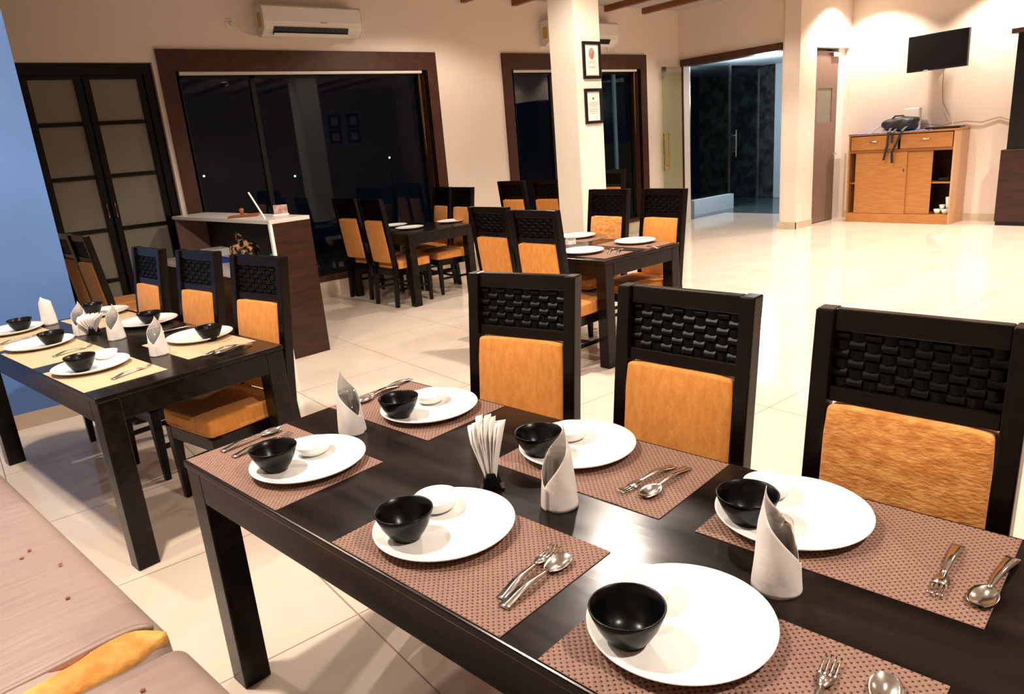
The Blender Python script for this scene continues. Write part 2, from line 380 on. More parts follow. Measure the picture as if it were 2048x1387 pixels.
# foyer opening: brown header, glass door leaf swung back against the wall
b = B(); box(b, 9.80, 10.04, 5.93, 7.70, 2.50, 2.60); box(b, 9.835, 9.84, 7.66, 7.70, 0, 2.5); struct('trim_1', b, M['frame_brown'], bevel=.003)
d = bpy.data.objects.new('door_3', None); C.objects.link(d); d.location = (9.80, 7.66, 0); tag(d, kind='structure')
d.rotation_euler = (0, 0, R(4))
M['door_glass'] = thin_glass('greenish_glass', (.86, .89, .82), 1.45)
bx('glass_leaf', M['door_glass'], (-.55, 0, -.006, .006, .02, 2.49), d, bevel=.002)
b = B()
for s in (-1, 1):
    tube(b, [(-.46, s*.05, .92), (-.46, s*.05, 1.50)], .013, 10)
for z in (1.0, 1.42): tube(b, [(-.46, -.05, z), (-.46, .05, z)], .009, 8)
obj('door_handle', b, M['brass'], d)
b = B(); box(b, -.55, -.44, -.012, .012, .02, .10); box(b, -.55, -.44, -.012, .012, 2.40, 2.49); obj('patch_fitting', b, M['steel'], d)

# foyer beyond
b = B(); box(b, 10.04, 15.5, 5.0, 12.5, -.1, -.005); struct('floor', b, M['foyer_floor'])
b = B(); box(b, -1.2, 10.0, YB+.2, 13.5, -.12, -.02); struct('floor', b, M['rock'])
b = B(); box(b, 10.04, 15.5, 5.87, 8.82, 2.66, 2.74); struct('ceiling', b, M['cool'])
b = B(); box(b, 13.9, 14.1, 8.53, 10.4, 0, 2.9); struct('wall_stone', b, M['rock'])
b = B(); box(b, 13.9, 14.1, 7.8, 8.53, 0, 2.66); struct('wall_foyer_end', b, M['cool'])
b = B(); box(b, 10.9, 12.12, 8.28, 8.48, -.005, .27); struct('wall_low', b, M['cool'])
d = bpy.data.objects.new('window_3', None); C.objects.link(d); d.location = (10.9, 8.36, .27); tag(d, kind='structure')
bx('window_glass', M['glass'], (0, 1.22, 0, .008, .02, 2.36), d)
b = B(); box(b, 0, 1.22, -.02, .03, 0, .02); box(b, -.03, 0, -.02, .03, 0, 2.36); box(b, 1.19, 1.22, -.02, .03, 0, 2.36); obj('window_frame', b, M['steel'], d)
d = bpy.data.objects.new('door_4', None); C.objects.link(d); d.location = (12.14, 8.36, 0); tag(d, kind='structure')
bx('glass_leaf', M['glass'], (0, .95, 0, .01, .02, 2.55), d)
b = B(); tube(b, [(.1, -.05, .95), (.1, -.05, 1.45)], .014, 8); tube(b, [(.1, 0, 1.05), (.1, -.05, 1.05)], .008, 6); tube(b, [(.1, 0, 1.35), (.1, -.05, 1.35)], .008, 6); obj('door_handle', b, M['steel'], d)
tag(bx('garden_wall', noise_mat('garden_wall', (.16, .10, .06), (.20, .13, .08), ns=3, rough=.8), (12.9, 16.5, 13.0, 13.2, 0, 1.35)), 'low brown garden wall beyond the foyer glass', 'wall')
b = B(); tube(b, [(12.0, 11.2, 0), (12.0, 11.2, 3.0)], .05, 12); tag(obj('drain_pipe', b, M['cool']), 'pale vertical pipe standing outside behind the foyer glass', 'pipe')

# ceiling beams
for i, x in enumerate([.8, 1.6, 2.4, 3.2, 4.02, 4.83, 5.64, 6.45, 7.26, 8.17, 8.98]):
    lab = {5.64: 'short stub of brown ceiling beam, leftmost at the picture top', 6.45: 'brown ceiling beam ending at the wall left of the white column',
           7.26: 'brown ceiling beam ending just left of the column top', 8.17: 'brown ceiling beam seen just right of the column top',
           8.98: 'brown ceiling beam farthest right, above the foyer corner'}.get(x, 'brown wooden ceiling beam above the left half of the room')
    o = bx('ceiling_beam', M['beam'], (x, x+.075, -3.3, YB, 3.25, CEIL), bevel=.004); tag(o, lab, 'beam', 'wooden beams across the ceiling')

# recessed downlights
for i, (x, y, pw, cone, col) in enumerate(DOWNLIGHTS):
    t = thing('ceiling_downlight', 'small round recessed downlight in the ceiling above the picture', 'light', (x, y, CEIL), 0, 'recessed downlights')
    b = B(); lathe(b, [(.055, -.001), (.055, -.010), (.075, -.010), (.078, 0)], 32); obj('trim_ring', b, M['white'], t, smooth=True)
    b = B(); lathe(b, [(0, -.004), (.055, -.004), (.055, -.002), (0, -.002)], 32); obj('diffuser', b, M['light'], t)
    ld = bpy.data.lights.new('downlight', 'SPOT'); ld.energy = pw; ld.color = col; ld.spot_size = R(cone); ld.spot_blend = .35; ld.shadow_soft_size = .07
    lo = bpy.data.objects.new('downlight_bulb', ld); C.objects.link(lo); lo.parent = t; lo.location = (0, 0, -.03)
# cool lamp in the foyer
t = thing('ceiling_downlight', 'cool white ceiling light of the foyer beyond the glass', 'light', (11.7, 7.35, 2.66))
b = B(); lathe(b, [(0, -.03), (.12, -.03), (.13, -.001), (0, -.001)], 32); obj('diffuser', b, mat('cool_diffuser', (1, 1, 1), .5, emit=(.75, .9, 1), estr=6), t)
ld = bpy.data.lights.new('foyer', 'POINT'); ld.energy = 60; ld.color = (.78, .9, 1); ld.shadow_soft_size = .12
lo = bpy.data.objects.new('foyer_bulb', ld); C.objects.link(lo); lo.parent = t; lo.location = (0, 0, -.5)

# ------------------------------------------------------------------ chairs
LEAN = .085
def make_chair(fabric):
    t = thing('dining_chair', '', 'chair')
    W2, D0, D1 = .213, -.215, .225
    HT = 1.12
    def back_x(z):                                 # leaning line of the back
        return D0 - LEAN*max(0, (z-.42)/(HT-.42))**1.1
    PW = .042
    # rear posts (legs + uprights), each one piece
    for s in (-1, 1):
        b = B(); y0, y1 = (s*W2, s*(W2-PW)); ya, yb = min(y0, y1), max(y0, y1)
        zs_ = [0, .2, .42, .6, .8, 1.0, HT]
        rings = []
        for z in zs_:
            th = .05 if z > .3 else .034+.016*z/.3
            bxx = back_x(z) - (.03*(1-z/.42) if z < .42 else 0)
            rings.append([(bxx-th/2, ya, z), (bxx+th/2, ya, z), (bxx+th/2, yb, z), (bxx-th/2, yb, z)])
        loft(b, rings); obj('back_post', b, M['dark'], t, bevel=.004)
    for s in (-1, 1):
        b = B(); rings = []
        for z, h in ((0, .015), (.33, .024), (.385, .024)):
            cx_, cy_ = D1-.03, s*(W2-.026)
            rings.append([(cx_-h, cy_-h, z), (cx_+h, cy_-h, z), (cx_+h, cy_+h, z), (cx_-h, cy_+h, z)])
        loft(b, rings); obj('leg', b, M['dark'], t, bevel=.004)
    b = B()
    box(b, D0+.02, D1-.02, -W2+.008, -W2+.03, .325, .39); box(b, D0+.02, D1-.02, W2-.03, W2-.008, .325, .39)
    box(b, D1-.03, D1-.008, -W2+.03, W2-.03, .325, .39); box(b, D0-.01, D0+.015, -W2+.04, W2-.04, .325, .40)
    obj('seat_frame', b, M['dark'], t, bevel=.003)
    b = B()
    for s in (-1, 1): box(b, D0, D1-.03, s*(W2-.03)-.008, s*(W2-.03)+.008, .165, .19)
    box(b, -.01, .01, -W2+.03, W2-.03, .167, .188)
    obj('stretcher', b, M['dark'], t, bevel=.002)
    sbox('seat', fabric, (D0+.03, D1, -W2+.004, W2-.004, .39, .475), t, r=.022, puff=.012)
    # rails
    def rail(z0, z1, th=.026):
        b = B(); rings = []
        for z in (z0, z1):
            x = back_x(z); rings.append([(x-th/2, -W2+PW, z), (x+th/2, -W2+PW, z), (x+th/2, W2-PW, z), (x-th/2, W2-PW, z)])
        loft(b, rings); return b
    o = obj('top_rail', rail(1.07, HT), M['dark'], t, bevel=.003)
    o = obj('middle_rail', rail(.905, .94), M['dark'], t, bevel=.003)
    # woven lattice: five bands over nine
    b = B(); z0, z1 = .94, 1.07; NX, NZ = 10, 6; ww = 2*(W2-PW)
    dz, dy = (z1-z0)/NZ, ww/NX
    for i in range(NZ):
        zc = z0+dz*(i+.5); h = dz*.492; rings = []
        for k in range(NX*6+1):
            y = -ww/2+ww*k/(NX*6); o_ = .0055*math.sin(PI*(y+ww/2)/dy+PI*i)
            x = back_x(zc)+o_
            rings.append([(x-.002, y, zc-h), (x+.002, y, zc-h), (x+.002, y, zc+h), (x-.002, y, zc+h)])
        loft(b, rings)
    for j in range(NX):
        yc = -ww/2+dy*(j+.5); h = dy*.492; rings = []
        for k in range(NZ*6+1):
            z = z0+(z1-z0)*k/(NZ*6); sgn = -math.sin(PI*(j+.5))*1.0
            o_ = .0055*math.sin(PI*(z-z0)/dz - PI/2)*sgn*(1)
            x = back_x(z) + .0055*(-1 if j % 2 == 0 else 1)*math.sin(PI*(z-z0)/dz)
            rings.append([(x-.002, yc-h, z), (x+.002, yc-h, z), (x+.002, yc+h, z), (x-.002, yc+h, z)])
        loft(b, rings)
    obj('woven_lattice', b, M['lattice'], t)
    # padded back on both faces
    o = sbox('back_pad', fabric, (-.030, .030, -W2+PW, W2-PW, 0, .44), t, r=.016, puff=.014, axis=0)
    o.location = (back_x(.465), 0, .465); o.rotation_euler = (0, -math.atan2(back_x(.465)-back_x(.905), .44), 0)
    return t
chairA = make_chair(M['orange'])
chairB = make_chair(M['orange_worn'])
CH_TOPX = -.215-.085
used = set()
def chair(p1, p2, label, group, src=None, tx=0, z=0):
    """p1, p2: ends of the top rail on the plan; the chair faces the left of p1->p2 turned"""
    src = src or chairA
    p1, p2 = Vector(p1[:2]), Vector(p2[:2]); m = (p1+p2)/2; d = (p2-p1).normalized()
    n = Vector((-d.y, d.x))                     # facing direction
    loc = m - n*CH_TOPX; rot = math.atan2(n.y, n.x)
    loc = (loc.x, loc.y, z)
    if src.name in used: return dup(src, loc, rot, label, group)
    used.add(src.name); src.location = loc; src.rotation_euler = (0, 0, rot); src['label'] = label; src['group'] = group; return src
def T(u, v): return at(u, v, 1.12)
GF = 'chairs along the far side of the foreground table'
# facing -x : go from low y to high y -> n = (-d.y, d.x) = (-1, 0)
def fit(p1, p2, wdt=.426):
    p1, p2 = Vector(p1[:2]), Vector(p2[:2]); m = (p1+p2)/2; d = (p2-p1).normalized()*wdt/2; return m-d, m+d
chair(*fit(T(1151, 550), T(948, 543)), 'dark chair with smooth orange pad, leftmost of three at the foreground table', GF)
chair(*fit(T(1524, 592), T(1242, 566)), 'dark chair with orange pad, middle of three along the foreground table', GF)
f3 = T(1640, 611); f3e = f3+(T(2048, 650)-f3).normalized()*.426
chair(f3e, f3, 'dark chair with worn mottled orange pad at the far right of the foreground table', GF, chairB)
GL = 'chairs along the far side of the left table'
for (a, c_, s) in (((328, 498), (267, 492), 'farthest of three behind the beige-mat table'),
                   ((440, 503), (353, 498), 'middle of three behind the beige-mat table'),
                   ((570, 513), (464, 508), 'nearest of three behind the beige-mat table')):
    chair(*fit(T(*a), T(*c_)), 'dark chair with orange pad, ' + s, GL)
GB = 'chairs around the middle table'
chair((3.10, 4.39), (3.125, 3.95), 'dark chair seen from behind, farther of two left of the middle table', GB)
chair((2.99, 3.78), (3.035, 3.33), 'dark chair seen from behind, nearer of two left of the middle table', GB)
chair((4.37, 3.94), (4.36, 4.39), 'chair with bright worn orange pad just right of the white column base', GB, chairB)
chair((4.385, 3.39), (4.40, 3.84), 'chair with orange pad at the right end of middle table, nearest the foyer', GB)
GC = 'chairs around the table by the large window'
chair((3.47, 7.50), (3.53, 7.06), 'dark chair beside the counter, farther of two left of the window table', GC)
chair((3.455, 6.86), (3.48, 6.42), 'dark chair with orange panel, nearer of two left of the window table', GC)
chair((4.71, 6.98), (4.76, 7.42), 'chair with shaded orange pad, farther of two right of the window table', GC)
chair((4.665, 6.49), (4.70, 6.93), 'chair with orange pad, nearer of two right of the window table', GC)
GD = 'chairs behind the middle table near the second window'
chair((5.38, 6.98), (5.44, 6.52), 'dark chair, left one of the pair in front of the second window', GD)
chair((5.46, 6.46), (5.52, 6.01), 'dark chair, right one of the pair in front of the second window', GD)
chair((6.92, 6.30), (6.92, 6.75), 'chair whose orange pad just shows right of the white column', GD)
GG = 'chairs in the dim corner behind the left table'
g1 = at(146, 517, .92); g2 = at(190, 518, .92)
chair((.79, 7.37), (.84, 6.95), 'dim chair at the blue wall edge, before the glazed door', GG)
chair((.83, 6.86), (.89, 6.44), 'dim chair before the glazed door, right one of the dim pair', GG)

# ------------------------------------------------------------------ tables
def table(label, corner, yaw, Wd, Ld, grooves=()):
    """corner = plan corner nearest the camera's left; x local = width, y local = length going away"""
    t = thing('dining_table', label, 'table', (corner[0], corner[1], 0), yaw)
    b = B(); box(b, 0, Wd, 0, Ld, .728, .75)
    obj('tabletop', b, M['table'], t, bevel=.004)
    b = B(); i = .004
    box(b, i+.085, Wd-i-.085, i, i+.03, .635, .728); box(b, i+.085, Wd-i-.085, Ld-i-.03, Ld-i, .635, .728)
    box(b, i, i+.03, i+.085, Ld-i-.085, .635, .728); box(b, Wd-i-.03, Wd-i, i+.085, Ld-i-.085, .635, .728)
    obj('apron', b, M['table'], t, bevel=.003)
    for x in (i, Wd-i-.085):
        for y in (i, Ld-i-.085):
            b = B(); box(b, x, x+.085, y, y+.085, 0, .728); obj('leg', b, M['table'], t, bevel=.004)
    return t
# foreground table: far-left corner (0.394, 2.087), running towards the camera
yF = R(7.9)
ux = Vector((math.cos(yF), math.sin(yF))); uy = Vector((-math.sin(yF), math.cos(yF)))
FL_ = Vector((.392, 2.09)); LF = 2.02
tF = table('long glossy dark brown table in the foreground set with brown woven mats', FL_-uy*LF, yF, .815, LF)
yL = R(9.6)
table('long dark table at left set with beige mats, in front of the blue wall', (.312, 2.99), yL, .80, 1.93)
table('dark table in the middle beside the white column, with brown mats', (3.36, 3.274), R(3.0), .83, 1.30)
table('dark table beside the large window with bare plates', (3.656, 6.283), R(4.5), .86, 1.22)
table('dark table mostly hidden behind the white column', (5.62, 6.0), R(4), .8, 1.1)

# ------------------------------------------------------------------ tableware
def plate_mesh():
    b = B(); lathe(b, [(0, .006), (.085, .006), (.115, .0095), (.140, .017), (.150, .0215), (.1535, .0225), (.1545, .0205), (.150, .0165), (.125, .0065), (.095, .001), (.088, 0), (.082, .002), (0, .002)], 72); return b
def bowl_mesh():
    b = B(); lathe(b, [(0, .008), (.020, .009), (.034, .018), (.045, .034), (.054, .052), (.0585, .0655), (.0615, .067), (.0625, .0655), (.0595, .056), (.051, .035), (.040, .016), (.031, .005), (.029, 0), (.025, .002), (0, .003)], 56); return b
def dip_mesh():
    b = B(); lathe(b, [(0, .006), (.028, .007), (.040, .017), (.0485, .032), (.051, .0325), (.0495, .024), (.043, .010), (.033, .001), (0, .001)], 48); return b
def spoon_mesh():
    b = B(); N = 16
    # handle from x=0 (end) to .128, bowl .128...19
    rings = []
    for k in range(15):
        s = k/14; x = s*.130; wdt = .0085*(1-s)**.8+.0032; z = .0035+.010*math.sin(PI*min(1, s*1.0))**2*.6+.006*s; th = .0011
        rings.append([(x, -wdt, z-th), (x, wdt, z-th), (x, wdt, z+th), (x, -wdt, z+th)])
    loft(b, rings)
    for sgn in (0, 1):
        pass
    g = []
    for i in range(13):
        s = i/12; x = .126+s*.066; hw = .0205*math.sqrt(max(0, 1-((s-.52)/.54)**2))+.0015
        row = []
        for j in range(9):
            q = -1+j/4; y = q*hw; z = .0098-.0085*(1-q*q)*math.sin(PI*min(1, max(0, s)))**.7
            row.append(b.verts.new((x, y, z)))
        g.append(row)
    g2 = [[b.verts.new(v.co+Vector((0, 0, -.0013))) for v in row] for row in g]
    for i in range(12):
        for j in range(8):
            b.faces.new((g[i][j], g[i+1][j], g[i+1][j+1], g[i][j+1])); b.faces.new((g2[i][j], g2[i][j+1], g2[i+1][j+1], g2[i+1][j]))
        for j, jj in ((0, 0), (8, 8)):
            b.faces.new((g[i][j], g2[i][j], g2[i+1][j], g[i+1][j]))
    return b
def fork_mesh():
    b = B(); rings = []
    for k in range(15):
        s = k/14; x = s*.118; wdt = .0080*(1-s)**.8+.0034; z = .0035+.006*math.sin(PI*s)**2+.006*s
        rings.append([(x, -wdt, z-.0011), (x, wdt, z-.0011), (x, wdt, z+.0011), (x, -wdt, z+.0011)])
    loft(b, rings); rings = []
    for k in range(8):
        s = k/7; x = .116+s*.032; wdt = .0036+.0096*math.sin(PI/2*min(1, s*1.25)); z = .0095-.005*s
        rings.append([(x, -wdt, z-.001), (x, wdt, z-.001), (x, wdt, z+.001), (x, -wdt, z+.001)])
    loft(b, rings)
    for j in range(4):
        yc = -.0108+.0072*j; rings = []
        for k in range(6):
            s = k/5; x = .147+s*.043; h = .0021*(1-.45*s); z = .0046-.0015*math.sin(PI*s)+.004*s*s
            rings.append([(x, yc-h, z-.001), (x, yc+h, z-.001), (x, yc+h, z+.001), (x, yc-h, z+.001)])
        loft(b, rings)
    return b
protos = {}
def ware(kind, loc, label, cat, group, rot=0, tilt=0):
    mk = {'dinner_plate': (plate_mesh, 'plate'), 'black_bowl': (bowl_mesh, 'bowl_black'), 'white_bowl': (dip_mesh, 'plate'), 'spoon': (spoon_mesh, 'steel'), 'fork': (fork_mesh, 'steel')}[kind]
    if kind in protos: o = protos[kind].copy(); C.objects.link(o)
    else: o = obj(kind, mk[0](), M[mk[1]], smooth=True); protos[kind] = o
    o.location = loc; o.rotation_euler = (0, tilt, rot); tag(o, label, cat, group); return o
ZT = .75
def placemat(cx, cy, yaw, sx, sy, m, label, group, z=ZT):
    b = B(); box(b, -sx/2, sx/2, -sy/2, sy/2, 0, .0022); o = obj('placemat', b, M[m], bevel=.0008); o.location = (cx, cy, z); o.rotation_euler = (0, 0, yaw); tag(o, label, 'placemat', group); return o
def cutlery(kind, tip, end, label, group, z=ZT+.0024):
    a = at(*end, z+.004) if len(end) == 2 else Vector(end); t_ = at(*tip, z+.004) if len(tip) == 2 else Vector(tip)
    d = (t_-a); rot = math.atan2(d.y, d.x); L = .191
    m_ = t_ - Vector((math.cos(rot), math.sin(rot), 0))*L
    return ware(kind, (m_.x, m_.y, z), label, kind, group, rot)

# foreground place settings: name, mat centre along table, plate pixel, black bowl rim px, white bowl rim px
def fpos(lx, ly):  # local table coords from far-left corner: lx across, ly towards camera
    return FL_ + ux*lx - uy*ly
FS = [('at the far left corner of the foreground table', .165, .265, (.637, 1.765), (545, 893), (624, 883)),
      ('second along the near edge of the foreground table', .165, 1.01, (.703, 1.20), (807, 1018), (872, 990)),
      ('nearest the camera on the foreground table', .165, 1.60, (.800, .645), (1254, 1210), (1290, 1160)),
      ('behind the corner napkin cone of the foreground table', .645, .26, (1.080, 1.850), (796, 793), (860, 784)),
      ('behind the middle napkin cone of the foreground table', .645, 1.02, (1.180, 1.281), (1076, 862), (1140, 853)),
      ('in front of the worn orange chair at right', .645, 1.61, (1.235, .700), (1495, 985), (1535, 962))]
GP = 'white plates on the foreground table'
for nm, lx, ly, pc, bb, wb in FS:
    c_ = fpos(lx, ly); placemat(c_.x, c_.y, yF, .318, .505, 'mat_brown', 'brown woven placemat ' + nm, 'brown woven placemats')
    ware('dinner_plate', (pc[0], pc[1], ZT+.0024), 'large white plate ' + nm, 'plate', GP)
    zz = ZT+.0024+.0065
    p = at(*bb, zz+.066)
    ware('black_bowl', (p.x, p.y, zz), 'black bowl on plate ' + nm, 'bowl', 'black bowls on plates')
    p2 = at(*wb, zz+.032)
    dd = Vector((p2.x-p.x, p2.y-p.y)); 
    if dd.length < .112: dd = dd.normalized()*.112
    ware('white_bowl', (p.x+dd.x, p.y+dd.y, zz), 'small white dip bowl on plate ' + nm, 'bowl', 'small white bowls on plates')
GK = 'forks on the foreground table'; GS = 'spoons on the foreground table'
cutlery('fork', (1112, 1093), (975, 1222), 'steel fork on the second near-edge brown mat of the foreground table', GK)
cutlery('spoon', (1136, 1113), (987, 1227), 'steel spoon lying against the fork on the second near-edge brown mat', GS)
cutlery('fork', (1237, 985), (1355, 927), 'steel fork pointing left on the brown mat before the middle orange chair', GK)
cutlery('spoon', (1285, 995), (1366, 940), 'steel spoon on the brown mat before the middle orange chair', GS)
cutlery('fork', (1868, 1192), (1915, 1093), 'steel fork on the brown mat before the worn orange chair', GK)
cutlery('spoon', (1953, 1213), (2008, 1140), 'steel spoon on the brown mat before the worn orange chair', GS)
cutlery('fork', (1668, 1315), (1640, 1387), 'steel fork cut off by the bottom edge of the picture', GK)
cutlery('spoon', (1775, 1352), (1765, 1420), 'steel spoon cut off by the bottom edge of the picture', GS)
cutlery('spoon', (560, 857), (440, 903), 'steel spoon on the far left corner mat of the foreground table', GS)
cutlery('fork', (583, 866), (455, 917), 'steel fork behind the black bowl on the far left corner mat', GK)
cutlery('spoon', (716, 806), (800, 768), 'steel spoon behind the corner napkin cone of the foreground table', GS)
cutlery('fork', (740, 790), (815, 760), 'steel fork on the far corner mat behind the corner napkin cone', GK)

# upturned tumblers with wrapped tissue cones
def tumbler(loc, rot, label, group, nlabel, ngroup, peak=.192, lowz=.075, hgt=.132):
    g = B(); lathe(g, [(.0385, 0), (.0270, hgt-.012), (.0262, hgt-.002), (.0240, hgt), (0, hgt), (0, hgt-.010), (.0235, hgt-.013), (.0368, 0)], 40)
    o = obj('glass_tumbler', g, M['tumbler'], smooth=True); o.location = (loc[0], loc[1], ZT+.0006); o.rotation_euler = (0, 0, rot); tag(o, label, 'glass', group)
    b = B(); N = 64; rows = []
    for i in range(N+1):
        th = -PI*1.06+2*PI*1.06*i/N; s = abs(th)/PI
        top = lowz+(peak-lowz)*(1-s)**.95 if s < 1 else lowz
        r_over = .0022*(th/PI)
        row = []
        for k in range(17):
            z = top*k/16
            rr = .0425-(.0425-.0315)*min(1, z/.13)+r_over
            if z > .125: rr -= (z-.125)*.10
            f = 1+.012*math.sin(5*th+z*60)
            x, y = rr*f*math.cos(th), rr*f*math.sin(th)
            if z > .13:                           # flattened pointed tip above the glass
                y *= max(.3, 1-(z-.13)/(peak-.13)*.6); x = x*(1-.18*(z-.13)/(peak-.13))
            row.append(b.verts.new((x, y, z)))
        rows.append(row)
    for a, c_ in zip(rows, rows[1:]):
        for k in range(16): b.faces.new((a[k], c_[k], c_[k+1], a[k+1]))
    n_ = obj('napkin_cone', b, M['napkin'], smooth=True); md = n_.modifiers.new('s', 'SOLIDIFY'); md.thickness = .0008
    n_.location = (loc[0], loc[1], ZT+.0006); n_.rotation_euler = (0, 0, rot); tag(n_, nlabel, 'napkin', ngroup)
GT = 'upturned glass tumblers'; GN = 'paper napkins wrapped round tumblers'
def gl(px, rot, where, **k):
    p = at(*px, ZT); tumbler((p.x, p.y), rot, 'clear upturned tumbler inside napkin ' + where, GT, 'white paper napkin cone ' + where, GN, **k)
VIEW_L = AZ+PI/2
gl((706, 862), AZ+R(50), 'nearest the corner of the foreground table', lowz=.055)
gl((1121, 1008), AZ-R(62), 'in the middle of the foreground table', lowz=.055)
gl((1552, 1170), AZ+R(55), 'at right on the foreground table, tallest in the picture', lowz=.055)
gl((100, 648), AZ+PI, 'against the blue wall, leftmost on the left table', peak=.168, lowz=.115)
gl((166, 668), AZ, 'left of the folded napkin stand on the left table', peak=.178, lowz=.055)
gl((235, 677), AZ, 'right of the folded napkin stand on the left table', peak=.178, lowz=.055)
gl((320, 708), AZ, 'nearest the camera on the left table', peak=.175, lowz=.055)

# napkin stand on the foreground table
def napkin_stand(px, rot, label, n, h, spread, group, nl):
    p = at(*px, ZT); t = thing('napkin_holder', label, 'napkin holder', (p.x, p.y, ZT), rot)
    b = B(); box(b, -.030, .030, -.018, .018, 0, .006)
    for s in (-1, 1): loft(b, [[(-.024, s*.016, .004), (.024, s*.016, .004), (.024, s*.019, .004), (-.024, s*.019, .004)], [(-.010, s*.024, .05), (.010, s*.024, .05), (.010, s*.026, .05), (-.010, s*.026, .05)]])
    obj('holder_base', b, M['black_plastic'], t, bevel=.001)
    for i in range(n):
        s = (i-(n-1)/2)/((n-1)/2); b = B(); rows = []
        hh = h*(1-.10*s*s+.06*random.uniform(-1, 1)); bow = .010*math.sin(i*2.1)
        for k in range(13):
            q = k/12; z = .010+q*hh; off = s*(.006+spread*q**1.3)
            wdt = .014+.026*min(1, q*1.4); 
            if q > .85: wdt *= max(.05, 1-(q-.85)/.15*.9)
            row = []
            for j in range(7):
                e = -1+j/3; y = e*wdt; x = off + .006*math.cos(e*PI)*(.4+q) + bow*q*(1-q)*e
                row.append((x, y, z+.006*(1-abs(e))*q))
            rows.append(row)
        vs = [[b.verts.new(c_) for c_ in r_] for r_ in rows]
        for r1, r2 in zip(vs, vs[1:]):
            for j in range(6): b.faces.new((r1[j], r1[j+1], r2[j+1], r2[j]))
        o = obj('folded_napkin', b, M['napkin'], smooth=True); md = o.modifiers.new('s', 'SOLIDIFY'); md.thickness = .0022
        o.location = (p.x, p.y, ZT); o.rotation_euler = (0, 0, rot); tag(o, nl, 'napkin', group)
napkin_stand((985, 975), AZ-PI/2, 'small black napkin holder in the middle of the foreground table', 8, .175, .030, 'tissues in the foreground holder', 'folded white tissue fanned in the foreground napkin holder')
napkin_stand((190, 668), AZ-PI/2, 'napkin holder in the middle of the left table', 6, .105, .055, 'tissues in the left table holder', 'folded white tissue fanned in the left table napkin holder')

# left table settings
LO = Vector((.312, 2.99)); lx_, ly_ = Vector((math.cos(yL), math.sin(yL))), Vector((-math.sin(yL), math.cos(yL)))
LS = [('nearest the camera on the left table', .165, .37, (.385, 3.50), (158, 711), (210, 702)),
      ('second along the blue wall side of the left table', .165, 1.02, (.273, 4.25), (101, 664), None),
      ('at the picture edge on the left table', .165, 1.60, (.20, 4.83), (38, 638), None),
      ('before the nearest chair of the left table', .61, .44, (.880, 3.623), (417, 652), None),
      ('before the middle chair of the left table', .61, 1.05, (.790, 4.29), (297, 624), None),
      ('before the farthest chair of the left table', .61, 1.62, (.655, 4.87), (182, 607), None)]
for nm, lx, ly, pc, bb, wb in LS:
    c_ = LO+lx_*lx+ly_*ly
    if 'middle chair' not in nm:
        placemat(c_.x, c_.y, yL, .325, .50, 'mat_beige', 'beige placemat ' + nm, 'beige placemats on the left table')
    zb = ZT+.0024 if 'middle chair' not in nm else ZT+.0003
    ware('dinner_plate', (pc[0], pc[1], zb), 'white plate ' + nm, 'plate', 'white plates on the left table')
    p = at(*bb, zb+.0725); ware('black_bowl', (p.x, p.y, zb+.0065), 'black bowl on plate ' + nm, 'bowl', 'black bowls on plates')
    if wb:
        p2 = at(*wb, zb+.038); ware('white_bowl', (p2.x, p2.y, zb+.0065), 'white dip bowl on plate ' + nm, 'bowl', 'small white bowls on plates')
GK2 = 'cutlery on the left table'
cutlery('fork', (303, 729), (196, 768), 'steel fork on the beige mat nearest the camera', GK2)
cutlery('fork', (185, 690), (90, 717), 'steel fork on the second beige mat along the blue wall side', GK2)
cutlery('fork', (72, 670), (10, 686), 'steel fork on the beige mat at the picture edge', GK2)
cutlery('fork', (402, 712), (490, 683), 'steel fork on the beige mat before the nearest chair', GK2)
cutlery('spoon', (428, 709), (503, 686), 'steel spoon on the beige mat before the nearest chair', GK2)
cutlery('spoon', (322, 664), (375, 655), 'dark looking spoon on bare wood before the middle chair of the left table', GK2, z=ZT)

# middle and window tables
for i, (pc, my, s) in enumerate((((4.11, 4.31), (4.06, 4.30), 'farthest on the middle table'), ((3.555, 3.68), (3.57, 3.60), 'nearest on the middle table, beside two spoons'),
                       ((4.06, 3.63), (4.01, 3.60), 'at the right of the middle table'))):
    placemat(my[0], my[1], R(3), .30, .50, 'mat_brown', 'brown mat under the plate ' + s, 'brown mats on the middle table')
    ware('dinner_plate', (pc[0], pc[1], ZT+.0024), 'white plate ' + s, 'plate', 'plates on the middle table')
cutlery('spoon', (1225, 497), (1215, 508), 'steel spoon beside the nearest plate of the middle table', 'cutlery on the middle table')
cutlery('spoon', (1243, 498), (1232, 508), 'second steel spoon beside the nearest plate of the middle table, the right one', 'cutlery on the middle table')
cutlery('fork', (1290, 490), (1308, 494), 'dark fork beside the right plate of the middle table', 'cutlery on the middle table')
gl_p = at(1142, 488, ZT)
tumbler((gl_p.x, gl_p.y), AZ, 'small clear tumbler between the plates of the middle table', GT, 'crumpled low napkin round the tumbler on the middle table', GN, peak=.05, lowz=.03, hgt=.09)
for pc, s in (((3.96, 6.75), 'nearest on the window table'), ((4.50, 6.76), 'right one on the window table'), ((4.02, 7.2), 'farthest on the window table')):
    ware('dinner_plate', (pc[0], pc[1], ZT+.0003), 'white plate ' + s, 'plate', 'plates on the window table')

# ------------------------------------------------------------------ booth bench with torn cushion
BX0 = -.62
def bench_edge(y): return -.027+(3.4-y)*(.25/1.638)
ZB = .46
byaw = math.atan2(-(.25/1.638), 1)  # direction of the edge, measured from +y
t = thing('booth_bench', 'long brown upholstered booth bench at lower left with torn seat', 'bench', (-.027, 3.4, 0), math.atan(.25/1.638)*1.0)
